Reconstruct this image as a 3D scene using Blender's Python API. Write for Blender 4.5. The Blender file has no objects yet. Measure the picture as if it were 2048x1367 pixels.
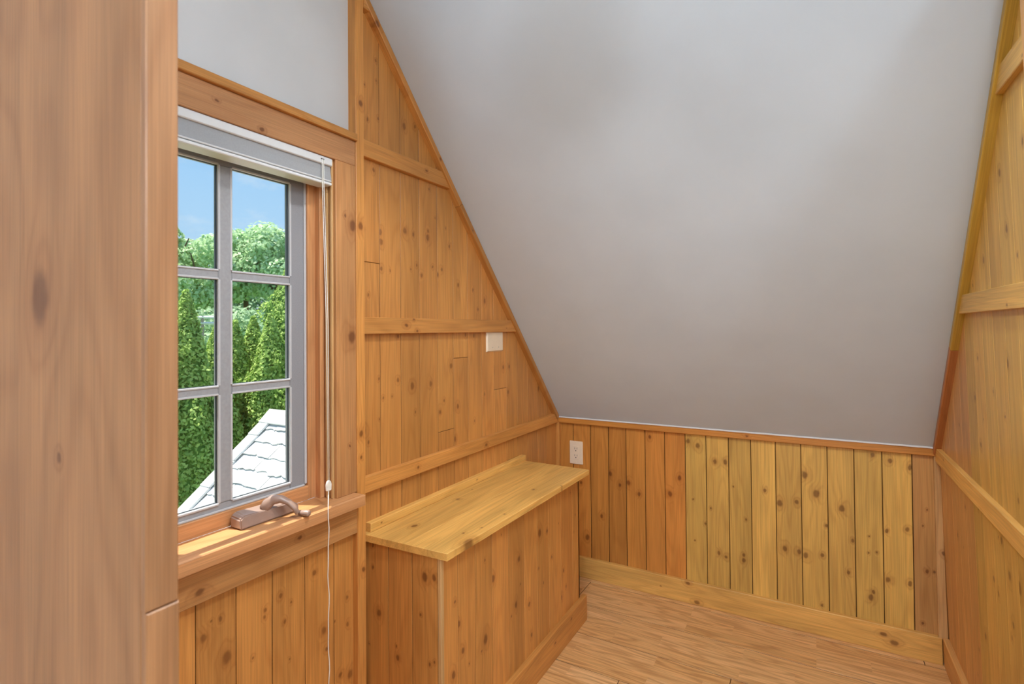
import bpy, bmesh, math, random
from mathutils import Vector, Matrix
random.seed(7)
S = bpy.context.scene
COL = S.collection
V = Vector

# ------------------------------------------------------------------ camera
cam_d = bpy.data.cameras.new('camera'); cam = bpy.data.objects.new('camera', cam_d); COL.objects.link(cam)
yaw, pit, rol = math.radians(29.98932), math.radians(0.73239), math.radians(0.49082)
fwd = V((-math.sin(yaw)*math.cos(pit), math.cos(yaw)*math.cos(pit), math.sin(pit)))
r0 = V((math.cos(yaw), math.sin(yaw), 0)); d0 = fwd.cross(r0)
rgt = r0*math.cos(rol)+d0*math.sin(rol); dwn = -r0*math.sin(rol)+d0*math.cos(rol)
M = Matrix((rgt, -dwn, -fwd)).transposed().to_4x4(); M.translation = V((0, 0, 1.216))
cam.matrix_world = M
cam_d.sensor_width = 36.0; cam_d.lens = 1045.035/2048*36
cam_d.shift_y = -(683.5-645.705)/2048
cam_d.clip_start = 0.02; cam_d.clip_end = 300
cam_d.dof.use_dof = True; cam_d.dof.focus_distance = 2.0; cam_d.dof.aperture_fstop = 7.0
S.camera = cam

# ------------------------------------------------------------------ world sky, sun, exposure
W = bpy.data.worlds.new('sky'); S.world = W; W.use_nodes = True
nt = W.node_tree; nt.nodes.clear()
def N(t, typ, **kw):
    n = t.nodes.new(typ)
    for k, v in kw.items(): setattr(n, k, v)
    return n
def ramp(t, stops):
    n = N(t, 'ShaderNodeValToRGB'); e = n.color_ramp.elements
    while len(e) < len(stops): e.new(0.5)
    for el, (p, c) in zip(e, stops): el.position = p; el.color = (*c, 1)
    return n
tc = N(nt, 'ShaderNodeTexCoord'); sx = N(nt, 'ShaderNodeSeparateXYZ')
nt.links.new(tc.outputs['Generated'], sx.inputs[0])
rp = ramp(nt, [(0.0, (.62, .82, 1.0)), (.12, (.50, .75, 1.0)), (.32, (.36, .65, 1.0)), (1.0, (.20, .44, .90))])
nt.links.new(sx.outputs['Z'], rp.inputs[0])
mp = N(nt, 'ShaderNodeMapping'); mp.inputs['Scale'].default_value = (2.2, 5.0, 9.0); mp.inputs['Rotation'].default_value = (0.35, 0.25, 0.3)
nt.links.new(tc.outputs['Generated'], mp.inputs[0])
nz = N(nt, 'ShaderNodeTexNoise'); nz.inputs['Scale'].default_value = 1.7; nz.inputs['Detail'].default_value = 8; nz.inputs['Roughness'].default_value = .6
nt.links.new(mp.outputs[0], nz.inputs['Vector'])
cr = ramp(nt, [(.50, (0, 0, 0)), (.80, (.75, .75, .75))]); nt.links.new(nz.outputs[0], cr.inputs[0])
mx = N(nt, 'ShaderNodeMix', data_type='RGBA'); mx.inputs[7].default_value = (.88, .93, 1.0, 1)
nt.links.new(cr.outputs[0], mx.inputs[0]); nt.links.new(rp.outputs[0], mx.inputs[6])
bg = N(nt, 'ShaderNodeBackground'); bg.inputs[1].default_value = 1.0
nt.links.new(mx.outputs[2], bg.inputs[0])
wo = N(nt, 'ShaderNodeOutputWorld'); nt.links.new(bg.outputs[0], wo.inputs[0])

SUN_DIR = V((.28, .13, -.93)).normalized()
sd = bpy.data.lights.new('sun', 'SUN'); sd.energy = 9.5; sd.angle = math.radians(.6); sd.color = (1, .95, .86)
sun = bpy.data.objects.new('sun', sd); COL.objects.link(sun); sun.location = (-4, 0, 8)
sun.rotation_euler = SUN_DIR.to_track_quat('-Z', 'Y').to_euler()

S.view_settings.view_transform = 'Standard'; S.view_settings.look = 'None'
S.view_settings.gamma = 1.0; S.view_settings.exposure = 0.0; S.view_settings.use_curve_mapping = False
FILL_COL = (.83, .955, 1.07)
FILL_MAIN, FILL_SIDE, FILL_REAR, FILL_DOWN = 28.0, 26.0, 70.0, 29.0  # strengths of the added fill lamps

# ------------------------------------------------------------------ materials
def mat(name):
    m = bpy.data.materials.new(name); m.use_nodes = True
    t = m.node_tree; t.nodes.clear()
    o = N(t, 'ShaderNodeOutputMaterial'); b = N(t, 'ShaderNodeBsdfPrincipled')
    t.links.new(b.outputs[0], o.inputs[0])
    return m, t, b, o
def simple(name, col, rough=.5, spec=.5, noise=0, nscale=40, bump=0, metal=0):
    m, t, b, o = mat(name)
    b.inputs['Base Color'].default_value = (*col, 1); b.inputs['Roughness'].default_value = rough
    b.inputs['Specular IOR Level'].default_value = spec; b.inputs['Metallic'].default_value = metal
    c = N(t, 'ShaderNodeTexCoord'); n = N(t, 'ShaderNodeTexNoise')
    n.inputs['Scale'].default_value = nscale; n.inputs['Detail'].default_value = 5
    t.links.new(c.outputs['Object'], n.inputs['Vector'])
    if noise:
        r = ramp(t, [(.3, tuple(x*(1-noise) for x in col)), (.7, tuple(min(1, x*(1+noise)) for x in col))])
        t.links.new(n.outputs[0], r.inputs[0]); t.links.new(r.outputs[0], b.inputs['Base Color'])
    if bump:
        bp = N(t, 'ShaderNodeBump'); bp.inputs['Strength'].default_value = bump; bp.inputs['Distance'].default_value = .002
        t.links.new(n.outputs[0], bp.inputs['Height']); t.links.new(bp.outputs[0], b.inputs['Normal'])
    return m
def mathn(t, op, a, b=None, c=None):
    n = N(t, 'ShaderNodeMath', operation=op)
    for i, x in enumerate((a, b, c)):
        if x is None: continue
        if isinstance(x, (int, float)): n.inputs[i].default_value = x
        else: t.links.new(x, n.inputs[i])
    return n.outputs[0]
def vmath(t, op, a, b=None):
    n = N(t, 'ShaderNodeVectorMath', operation=op)
    for i, x in enumerate((a, b)):
        if x is None: continue
        if isinstance(x, (tuple, list)): n.inputs[i].default_value = x
        else: t.links.new(x, n.inputs[i])
    return n
def maprange(t, v, a, b, c, d, smooth=True):
    n = N(t, 'ShaderNodeMapRange'); n.interpolation_type = 'SMOOTHSTEP' if smooth else 'LINEAR'
    t.links.new(v, n.inputs[0])
    for i, x in enumerate((a, b, c, d)): n.inputs[i+1].default_value = x
    return n.outputs[0]
def mixc(t, f, a, b, blend='MIX'):
    n = N(t, 'ShaderNodeMix', data_type='RGBA', blend_type=blend)
    for i, x in ((0, f), (6, a), (7, b)):
        if isinstance(x, (int, float)): n.inputs[i].default_value = x
        elif isinstance(x, tuple): n.inputs[i].default_value = (*x, 1)
        else: t.links.new(x, n.inputs[i])
    return n.outputs[2]
NK = 8
def wood_material(name, ring_scale=1.0, rough=.40, freq=75, along=1.1):
    """knotty pine; board colour and knots come from each board's own properties (wood_colour, knot_0..knot_7 = across, radius, along)"""
    m, t, b, o = mat(name)
    tcn = N(t, 'ShaderNodeTexCoord'); P = tcn.outputs['Object']
    oi = N(t, 'ShaderNodeObjectInfo')
    seed = vmath(t, 'SCALE', (13.1, 7.7, 29.3)); t.links.new(oi.outputs['Random'], seed.inputs['Scale'])
    wv = N(t, 'ShaderNodeTexNoise'); wv.inputs['Scale'].default_value = 55; wv.inputs['Detail'].default_value = 2
    t.links.new(P, wv.inputs['Vector'])
    wob = vmath(t, 'MULTIPLY', vmath(t, 'SUBTRACT', wv.outputs['Color'], (.5, .5, .5)).outputs[0], (.007, 0, .012)).outputs[0]
    Pw = vmath(t, 'ADD', P, wob).outputs[0]
    dmin = None
    for i in range(NK):
        a = N(t, 'ShaderNodeAttribute', attribute_type='OBJECT', attribute_name='knot_%d' % i)
        sp = N(t, 'ShaderNodeSeparateXYZ'); t.links.new(a.outputs['Vector'], sp.inputs[0])
        df = vmath(t, 'MULTIPLY', vmath(t, 'SUBTRACT', Pw, a.outputs['Vector']).outputs[0], (1, 0, .72)).outputs[0]
        d = mathn(t, 'DIVIDE', vmath(t, 'LENGTH', df).outputs['Value'], sp.outputs['Y'])
        dmin = d if dmin is None else mathn(t, 'MINIMUM', dmin, d)
    core = maprange(t, dmin, .40, .95, 1, 0)
    halo = maprange(t, dmin, .7, 2.6, 1, 0)
    tone = N(t, 'ShaderNodeAttribute', attribute_type='OBJECT', attribute_name='knot_tone').outputs['Fac']
    ps = vmath(t, 'ADD', P, seed.outputs[0]).outputs[0]
    # growth rings: stretched noise bent round the knots
    n1 = N(t, 'ShaderNodeTexNoise'); n1.inputs['Scale'].default_value = 1; n1.inputs['Detail'].default_value = 1.5
    t.links.new(vmath(t, 'MULTIPLY', ps, (11*ring_scale, 6, along)).outputs[0], n1.inputs['Vector'])
    rr = mathn(t, 'ADD', mathn(t, 'MULTIPLY', n1.outputs[0], freq), mathn(t, 'MULTIPLY', halo, 7))
    ring = mathn(t, 'POWER', mathn(t, 'MULTIPLY_ADD', mathn(t, 'SINE', rr), .5, .5), 2.5)
    n2 = N(t, 'ShaderNodeTexNoise'); n2.inputs['Scale'].default_value = 1; n2.inputs['Detail'].default_value = 3
    t.links.new(vmath(t, 'MULTIPLY', ps, (420, 420, 6)).outputs[0], n2.inputs['Vector'])
    n3 = N(t, 'ShaderNodeTexNoise'); n3.inputs['Scale'].default_value = 1; n3.inputs['Detail'].default_value = 3
    t.links.new(vmath(t, 'MULTIPLY', ps, (16, 16, 2.2)).outputs[0], n3.inputs['Vector'])
    bc = N(t, 'ShaderNodeAttribute', attribute_type='OBJECT', attribute_name='wood_colour').outputs['Color']
    var = maprange(t, oi.outputs['Random'], 0, 1, .90, 1.10, False)
    vs = vmath(t, 'SCALE', bc); t.links.new(var, vs.inputs['Scale'])
    late = mixc(t, mathn(t, 'MULTIPLY', ring, .27), vs.outputs[0], mixc(t, 1.0, vs.outputs[0], (.62, .48, .36), 'MULTIPLY'))
    fib = maprange(t, n2.outputs[0], .3, .72, .86, 1.10)
    cl = maprange(t, n3.outputs[0], .3, .7, .88, 1.08)
    sc = vmath(t, 'SCALE', late); t.links.new(mathn(t, 'MULTIPLY', fib, cl), sc.inputs['Scale'])
    hal = mixc(t, mathn(t, 'MULTIPLY', mathn(t, 'MULTIPLY', halo, tone), .55), sc.outputs[0], mixc(t, 1.0, sc.outputs[0], (.66, .52, .42), 'MULTIPLY'))
    kn = mixc(t, mathn(t, 'MULTIPLY', core, tone), hal, mixc(t, 1.0, vs.outputs[0], (.22, .14, .12), 'MULTIPLY'))
    t.links.new(kn, b.inputs['Base Color'])
    b.inputs['Roughness'].default_value = rough; b.inputs['Specular IOR Level'].default_value = .45
    bp = N(t, 'ShaderNodeBump'); bp.inputs['Strength'].default_value = .12; bp.inputs['Distance'].default_value = .001
    t.links.new(n2.outputs[0], bp.inputs['Height']); t.links.new(bp.outputs[0], b.inputs['Normal'])
    return m
WOOD = wood_material('knotty_pine')
WIDE = wood_material('wide_pine_board', .42, .5, 60, 1.7)

def oak_material():
    m, t, b, o = mat('oak_strip_floor')
    tcn = N(t, 'ShaderNodeTexCoord'); P = tcn.outputs['Object']; oi = N(t, 'ShaderNodeObjectInfo')
    seed = vmath(t, 'SCALE', (17.3, 0, 9.1)); t.links.new(oi.outputs['Random'], seed.inputs['Scale'])
    sw = N(t, 'ShaderNodeSeparateXYZ'); t.links.new(P, sw.inputs[0])
    cb = N(t, 'ShaderNodeCombineXYZ')                       # brick x = along (z), brick y = across (x)
    t.links.new(mathn(t, 'ADD', sw.outputs['Z'], mathn(t, 'MULTIPLY', oi.outputs['Random'], 3.7)), cb.inputs[0])
    t.links.new(sw.outputs['X'], cb.inputs[1])
    br = N(t, 'ShaderNodeTexBrick'); br.offset = .37; br.squash = 1
    br.inputs['Scale'].default_value = 1; br.inputs['Mortar Size'].default_value = 0.0
    br.inputs['Brick Width'].default_value = .46; br.inputs['Row Height'].default_value = .0685
    br.inputs['Color1'].default_value = (0, 0, 0, 1); br.inputs['Color2'].default_value = (1, 1, 1, 1)
    t.links.new(cb.outputs[0], br.inputs['Vector'])
    off = vmath(t, 'SCALE', (5.1, 3.3, 8.7)); t.links.new(br.outputs['Fac'], off.inputs['Scale'])
    off2 = vmath(t, 'MULTIPLY', br.outputs['Color'], (5.1, 3.3, 8.7)).outputs[0]
    ps = vmath(t, 'ADD', vmath(t, 'ADD', P, seed.outputs[0]).outputs[0], off2).outputs[0]
    n1 = N(t, 'ShaderNodeTexNoise'); n1.inputs['Detail'].default_value = 2; n1.inputs['Scale'].default_value = 1
    t.links.new(vmath(t, 'MULTIPLY', ps, (14, 5, 1.6)).outputs[0], n1.inputs['Vector'])
    ring = mathn(t, 'POWER', mathn(t, 'MULTIPLY_ADD', mathn(t, 'SINE', mathn(t, 'MULTIPLY', n1.outputs[0], 60)), .5, .5), 2)
    n2 = N(t, 'ShaderNodeTexNoise'); n2.inputs['Detail'].default_value = 4; n2.inputs['Scale'].default_value = 1; n2.inputs['Roughness'].default_value = .65
    t.links.new(vmath(t, 'MULTIPLY', ps, (260, 100, 7)).outputs[0], n2.inputs['Vector'])
    base = mixc(t, br.outputs['Color'], (.77, .425, .165), (.90, .545, .250))
    c1 = mixc(t, mathn(t, 'MULTIPLY', ring, .6), base, mixc(t, 1.0, base, (.62, .50, .40), 'MULTIPLY'))
    sc = vmath(t, 'SCALE', c1); t.links.new(maprange(t, n2.outputs[0], .3, .7, .76, 1.10), sc.inputs['Scale'])
    t.links.new(sc.outputs[0], b.inputs['Base Color'])
    b.inputs['Roughness'].default_value = .36; b.inputs['Specular IOR Level'].default_value = .45
    return m
OAK = oak_material()
PLASTER = simple('white_plaster', (.68, .675, .665), .75, .3, .03, 6, .15)
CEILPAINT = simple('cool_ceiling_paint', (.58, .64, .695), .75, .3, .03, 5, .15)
JOINT_DARK = simple('dark_joint', (.10, .042, .015), .8, .2)  # slot sides of the boards, coloured dark so joints read as dark lines
PLASTIC = simple('ivory_plastic', (.84, .69, .51), .35, .5, .02, 30)
DARK = simple('dark_slot', (.05, .035, .025), .6)
GREY = simple('grey_sash_paint', (.35, .35, .36), .5, .4, .06, 120, .2)
SCREEN = simple('grey_weatherstrip', (.30, .30, .315), .75, .3, .18, 700, .3)
EDGE = simple('white_sash_bead', (.56, .555, .565), .45, .4, .03, 80)
GASKET = simple('dark_glazing_gasket', (.05, .065, .075), .6)
FABRIC = simple('grey_blind_fabric', (.36, .365, .37), .85, .2, .04, 300, .1)
RAIL = simple('white_blind_rail', (.74, .745, .74), .45, .4, .02, 40)
CORD = simple('white_cord', (.88, .84, .76), .8, .2, .05, 400)
BRONZE = simple('taupe_crank_enamel', (.36, .24, .19), .3, .6, .05, 60)
SLATE = simple('pale_slate', (.70, .69, .66), .7, .3, .10, 9, .3)
MORTAR = simple('grey_backing', (.34, .33, .32), .9)  # plain grey backing behind slates, planks and floorboards
BARK = simple('bark', (.10, .075, .055), .9, .2, .3, 20)
LAWN = simple('lawn', (.10, .20, .05), .9, .2, .3, 3)
SIDING = simple('exterior_wall', (.55, .52, .46), .8, .2, .06, 8)
POLEW = simple('weathered_pole', (.42, .33, .27), .9, .2, .15, 15)
INSUL = simple('white_crossarm', (.80, .78, .74), .7, .2, .05, 15)

def leaf_material(name, a, c, trans=.35):
    m, t, b, o = mat(name)
    g = N(t, 'ShaderNodeNewGeometry')
    r = ramp(t, [(0, a), (1, c)]); t.links.new(g.outputs['Random Per Island'], r.inputs[0])
    b.inputs['Roughness'].default_value = .6; b.inputs['Specular IOR Level'].default_value = .25
    t.links.new(r.outputs[0], b.inputs['Base Color'])
    tr = N(t, 'ShaderNodeBsdfTranslucent'); t.links.new(r.outputs[0], tr.inputs[0])
    ms = N(t, 'ShaderNodeMixShader'); ms.inputs[0].default_value = trans
    t.links.new(b.outputs[0], ms.inputs[1]); t.links.new(tr.outputs[0], ms.inputs[2]); t.links.new(ms.outputs[0], o.inputs[0])
    return m
ARBOR = leaf_material('arborvitae_sprays', (.26, .42, .08), (.72, .88, .28), .45)
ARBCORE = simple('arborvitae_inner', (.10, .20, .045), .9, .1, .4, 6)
LEAF_A = leaf_material('hazed_bright_leaves', (.34, .54, .26), (.76, .90, .58))  # lightened to put the bluish haze of the far trees into the colour
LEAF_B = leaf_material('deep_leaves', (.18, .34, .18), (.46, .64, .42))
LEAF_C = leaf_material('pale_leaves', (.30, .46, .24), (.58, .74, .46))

def glass_material():
    m = bpy.data.materials.new('window_glass'); m.use_nodes = True; t = m.node_tree; t.nodes.clear()
    o = N(t, 'ShaderNodeOutputMaterial'); tr = N(t, 'ShaderNodeBsdfTransparent'); gl = N(t, 'ShaderNodeBsdfGlossy')
    tr.inputs[0].default_value = (.97, .985, .98, 1); gl.inputs['Roughness'].default_value = .02
    lw = N(t, 'ShaderNodeLayerWeight'); lw.inputs[0].default_value = .5
    fc = mathn(t, 'MULTIPLY_ADD', mathn(t, 'POWER', lw.outputs['Facing'], 5), .6, .025)
    ms = N(t, 'ShaderNodeMixShader'); t.links.new(fc, ms.inputs[0]); t.links.new(tr.outputs[0], ms.inputs[1]); t.links.new(gl.outputs[0], ms.inputs[2])
    t.links.new(ms.outputs[0], o.inputs[0]); return m
GLASS = glass_material()
def emit(name, col, s):
    m = bpy.data.materials.new(name); m.use_nodes = True; t = m.node_tree; t.nodes.clear()
    o = N(t, 'ShaderNodeOutputMaterial'); e = N(t, 'ShaderNodeEmission'); e.inputs[0].default_value = (*col, 1); e.inputs[1].default_value = s
    t.links.new(e.outputs[0], o.inputs[0]); return m

def shade(c, a=.94, b=1.06):
    f = random.uniform(a, b); g = random.uniform(.97, 1.03)
    return (c[0]*f, c[1]*f*g, c[2]*f*g)
# board colours (linear)
HONEY = (.63, .280, .070); ORANGE = (.60, .248, .050); YELLOW = (.70, .415, .100); PINK = (.62, .300, .125)
GOLD = (.80, .450, .120); RED = (.48, .185, .060); OLIVE = (.60, .370, .060); TAN = (.68, .355, .115); PALE = (.68, .400, .165)

# ------------------------------------------------------------------ mesh helpers
def link(name, me, parent=None, world=None):
    o = bpy.data.objects.new(name, me); COL.objects.link(o)
    if parent is not None:
        o.parent = parent
        world = Matrix.Translation(-parent.location) @ (world or Matrix.Identity(4))
    if world is not None: o.matrix_local = world
    return o
def tag(o, label=None, cat=None, kind=None, group=None):
    if label: o['label'] = label
    if cat: o['category'] = cat
    if kind: o['kind'] = kind
    if group: o['group'] = group
    return o
def thing(name, loc, label, cat, kind=None, group=None):
    o = bpy.data.objects.new(name, None); COL.objects.link(o); o.location = loc; o.empty_display_size = .05
    return tag(o, label, cat, kind, group)
def finish(bm, name, m, parent=None, world=None, smooth=False):
    bmesh.ops.recalc_face_normals(bm, faces=bm.faces)
    me = bpy.data.meshes.new(name); bm.to_mesh(me); bm.free(); me.materials.append(m)
    if smooth: me.polygons.foreach_set('use_smooth', [True]*len(me.polygons))
    return link(name, me, parent, world)
def add_box(bm, x, y, z, bevel=0):
    b2 = bmesh.new(); vs = [b2.verts.new((a, b, c)) for a in x for b in y for c in z]
    for f in ((0, 1, 3, 2), (4, 6, 7, 5), (0, 4, 5, 1), (2, 3, 7, 6), (0, 2, 6, 4), (1, 5, 7, 3)): b2.faces.new([vs[i] for i in f])
    if bevel: bmesh.ops.bevel(b2, geom=b2.edges[:], offset=bevel, segments=1, affect='EDGES')
    me = bpy.data.meshes.new('tmp'); b2.to_mesh(me); b2.free(); bm.from_mesh(me); bpy.data.meshes.remove(me)
def box(name, x, y, z, m, parent=None, bevel=.0012):
    """box mesh with its origin at its own centre"""
    c = V(((x[0]+x[1])/2, (y[0]+y[1])/2, (z[0]+z[1])/2)); bm = bmesh.new()
    add_box(bm, (x[0]-c.x, x[1]-c.x), (y[0]-c.y, y[1]-c.y), (z[0]-c.z, z[1]-c.z), bevel)
    return finish(bm, name, m, parent, Matrix.Translation(c))
def inset(poly, d):
    n = len(poly); out = []
    area = sum(poly[i][0]*poly[(i+1) % n][1]-poly[(i+1) % n][0]*poly[i][1] for i in range(n))
    sg = 1 if area > 0 else -1
    for i in range(n):
        p0, p1, p2 = V(poly[i-1]), V(poly[i]), V(poly[(i+1) % n])
        e1 = (p1-p0).normalized(); e2 = (p2-p1).normalized()
        n1 = V((-e1.y, e1.x))*sg; n2 = V((-e2.y, e2.x))*sg
        k = 1+n1.dot(n2)
        out.append(p1+(n1+n2)*(d/max(k, .25)))
    return out
def board(name, parent, pts, nrm, along, t, colour=HONEY, m=None, knots=(), slot=.0007, cham=.0009, depth=.004, autok=2, seed=None, tone=.75):
    """one wooden board: back outline pts (world), front face t along nrm, grain along `along`; knots = [(world point, radius)]"""
    nrm = V(nrm).normalized(); L = V(along); L = (L-nrm*L.dot(nrm)).normalized(); Wd = nrm.cross(L)
    pts = [V(p) for p in pts]
    wl = [(p.dot(Wd), p.dot(L)) for p in pts]
    w0 = min(a for a, b in wl); l0 = min(b for a, b in wl)
    o = Wd*w0+L*l0+nrm*pts[0].dot(nrm)
    poly = [(a-w0, b-l0) for a, b in wl]
    depth = min(depth, t*.85)
    rings = [(poly, 0), (poly, t-depth), (inset(poly, slot), t-depth), (inset(poly, slot), t-cham), (inset(poly, slot+cham), t)]
    bm = bmesh.new(); rv = [[bm.verts.new((p[0], y, p[1])) for p in pl] for pl, y in rings]
    n = len(poly)
    for ri, (a, b) in enumerate(zip(rv, rv[1:])):
        for i in range(n):
            f = bm.faces.new((a[i], a[(i+1) % n], b[(i+1) % n], b[i]))
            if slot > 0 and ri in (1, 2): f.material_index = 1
    bm.faces.new(rv[0]); bm.faces.new(rv[-1])
    Mx = Matrix((Wd, nrm, L)).transposed().to_4x4(); Mx.translation = o
    ob = finish(bm, name, m or WOOD, parent, Mx)
    if slot > 0: ob.data.materials.append(JOINT_DARK)
    ks = [((V(k)-o).dot(Wd), r, (V(k)-o).dot(L)) for k, r in knots][:NK]
    rg = random.Random(hash((round(o.x, 3), round(o.y, 3), round(o.z, 3))) if seed is None else seed)
    wm = max(a for a, b in poly); lm = max(b for a, b in poly)
    for _ in range(autok):
        if len(ks) < NK: ks.append((rg.uniform(.1, .9)*wm, rg.uniform(.0025, .006), rg.uniform(.05, .95)*lm))
    while len(ks) < NK: ks.append((9, .001, 9))
    for i, (a, r, l) in enumerate(ks): ob['knot_%d' % i] = [float(a), float(r), float(l)]
    ob['knot_tone'] = float(tone)
    ob['wood_colour'] = [float(c) for c in colour]
    return ob
def bar(name, parent, x, y, z, nrm, along, colour=HONEY, knots=(), cham=.0015, autok=1, m=None, seed=None):
    """axis-aligned wooden bar given by its extents; nrm is the axis it faces"""
    a = V(nrm); ax = max(range(3), key=lambda i: abs(a[i])); e = [x, y, z]
    t = e[ax][1]-e[ax][0]; back = e[ax][0] if a[ax] > 0 else e[ax][1]
    i, j = [k for k in range(3) if k != ax]
    pts = []
    for u, v in ((0, 0), (1, 0), (1, 1), (0, 1)):
        p = [0, 0, 0]; p[ax] = back; p[i] = e[i][u]; p[j] = e[j][v]; pts.append(p)
    return board(name, parent, pts, nrm, along, t, colour, m, knots, 0.0, cham, cham, autok, seed)
def clip(poly, f):
    """keep the part of a 2d polygon where f(p) >= 0"""
    out = []
    for i in range(len(poly)):
        p, q = poly[i], poly[(i+1) % len(poly)]; a, b = f(p), f(q)
        if a >= 0: out.append(p)
        if a*b < 0:
            s = a/(a-b); out.append((p[0]+(q[0]-p[0])*s, p[1]+(q[1]-p[1])*s))
    return out
def tube(bm, pts, radii, seg=10, cap=True):
    rings = []
    for i, p in enumerate(pts):
        p = V(p); tdir = (V(pts[min(i+1, len(pts)-1)])-V(pts[max(i-1, 0)])).normalized()
        up = V((0, 0, 1)) if abs(tdir.z) < .9 else V((1, 0, 0))
        a = tdir.cross(up).normalized(); b = a.cross(tdir)
        r = radii[i] if isinstance(radii, (list, tuple)) else radii
        ra, rb = r if isinstance(r, tuple) else (r, r)
        rings.append([bm.verts.new(p+a*ra*math.cos(2*math.pi*k/seg)+b*rb*math.sin(2*math.pi*k/seg)) for k in range(seg)])
    for r1, r2 in zip(rings, rings[1:]):
        for k in range(seg): bm.faces.new((r1[k], r1[(k+1) % seg], r2[(k+1) % seg], r2[k]))
    if cap: bm.faces.new(rings[0]); bm.faces.new(rings[-1])

# ------------------------------------------------------------------ room constants
XL = -1.135          # face of the planks on the window wall
XP = -1.145          # plaster behind / above them
YB = 2.418           # face of the low back wall
XR = lambda z: .406-.025*z     # right wall leans in a little
ZC = 2.185           # flat ceiling
CEIL = lambda y: .757+1.091*(YB-y)
YK = YB-(ZC-.757)/1.091          # where slope meets flat ceiling
KN_LEFT = [(1.059,1.513,.017),(1.091,1.518,.0133),(1.172,1.516,.0117),(1.175,1.486,.0118),(1.282,1.536,.0142),(1.322,1.532,.0082),(1.396,1.531,.0126),(1.519,1.519,.0087),(1.175,1.406,.0078),(1.213,1.402,.0059),(1.309,1.416,.0041),(1.338,1.432,.0062),(1.422,1.434,.0063),(1.474,1.43,.0086),(1.45,1.41,.0085),(1.364,1.401,.0083),(1.572,1.383,.0088),(1.668,1.37,.0068),(1.121,1.322,.0058),(1.75,1.332,.0116),(1.701,1.297,.0069),(1.247,1.198,.008),(1.615,1.199,.0089),(1.671,1.195,.0091),(1.524,1.088,.0131),(1.889,1.058,.0096),(1.938,1.058,.0097),(1.162,1.071,.0049),(1.246,1.061,.008),(1.314,1.036,.0143),(1.409,1.035,.0105),(1.181,1.013,.0059),(1.219,1.014,.004),(1.483,.968,.0065),(1.929,.951,.0121),(2.213,.936,.013),(1.459,.931,.0107),(1.563,.937,.011),(1.329,.95,.0062),(1.164,.949,.0039),(1.672,.868,.0068),(1.546,.821,.011),(1.1,.927,.0134),(1.119,.89,.0058),(1.158,1.972,.0049),(1.11,1.942,.0048),(1.096,1.872,.0096),(1.197,1.94,.0049),(1.122,1.842,.0058),(1.166,1.859,.0059),(1.222,1.842,.006),(1.281,1.875,.0121),(1.334,1.89,.0082),(1.065,2.065,.0076),(1.145,1.698,.0078),(1.316,1.695,.0061),(1.406,1.699,.0063),(1.438,1.607,.0042),(.641,.564,.0114),(.691,.497,.0166),(.677,.59,.0066),(.785,.557,.0069),(.783,.541,.0051),(.753,.463,.0051),(.827,.572,.0087),(.856,.545,.0044),(.838,.505,.007),(.851,.405,.0044),(.926,.589,.009),(.956,.424,.0128),(1.035,.476,.0075),(1.037,.401,.0075),(1.093,.538,.0095),(.992,.43,.0037),(1.011,.277,.0093),(1.045,.259,.0132)]
KN_KNEE = [(-.665,.716,.0107),(-.493,.712,.0129),(-.452,.697,.0154),(-.857,.519,.0139),(-.809,.473,.011),(-.768,.488,.0137),(-.717,.443,.0108),(-.576,.466,.0158),(-.532,.543,.013),(-.381,.635,.0126),(-.338,.638,.0125),(-.902,.31,.0112),(-.474,.458,.0052),(-.423,.358,.0076),(-.469,.276,.0051),(-.308,.537,.005),(-.185,.539,.0097),(-.131,.493,.0167),(-.069,.508,.0118),(-.4,.429,.0063),(-.259,.404,.0061),(-.369,.242,.0101),(-.341,.23,.01),(-.27,.231,.0123),(-.269,.253,.0086),(-.115,.312,.0143),(-.064,.308,.0118),(-.978,.193,.0171),(-1.008,.458,.0115),(-.039,.621,.0164),(0,.552,.0185),(-.04,.299,.014),(.018,.311,.0092),(.086,.508,.0159),(.034,.43,.0092),(.119,.39,.009),(.104,.263,.009),(.187,.726,.0111),(.242,.712,.0109),(.303,.693,.0129),(.291,.461,.0108),(.228,.446,.0088),(.173,.416,.0044),(.196,.358,.0055),(.171,.352,.0056),(.23,.264,.0131),(.296,.265,.0108),(.183,.206,.0089),(.176,.184,.0133),(.014,.114,.0069),(.347,.321,.0085),(.368,.323,.0063),(.35,.546,.0042),(.337,.485,.0043),(.332,.129,.0064)]
KN_CABF = [(1.178,.407,.0088),(1.313,.298,.0154),(1.197,.326,.0088),(1.495,.316,.011),(1.518,.456,.011),(1.601,.165,.0088),(1.588,.277,.0088),(1.67,.49,.0154),(1.729,.477,.0088),(1.871,.277,.0066),(1.849,.182,.0088),(1.153,.283,.011),(1.356,.458,.011)]
KN_CABE = [(-.912,.557,.0128),(-.88,.561,.0096),(-1.078,.417,.0112),(-1.009,.313,.008),(-.896,.328,.0048),(-1.101,.605,.0064),(-1.101,.543,.0048)]
KN_TOP = [(-1.068,1.468,.008),(-1.038,1.206,.01),(-.876,1.232,.005),(-.853,1.421,.004),(-.89,1.688,.006),(-.82,1.778,.004),(-.828,1.192,.021)]
KN_RIGHT = [(2.056,.669,.0064),(1.904,.712,.0064),(2.177,.544,.008),(1.649,.629,.0112),(1.579,.631,.0144),(1.641,.519,.0096),(1.896,.365,.0096),(1.7,.695,.0096),(1.784,.567,.008),(1.841,.897,.008),(1.749,.545,.008),(1.564,1.56,.0096),(1.537,1.428,.0096),(1.726,1.379,.008),(1.581,1.129,.0112),(1.83,1.131,.0064),(1.877,1.019,.008),(1.411,1.583,.008)]

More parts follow.
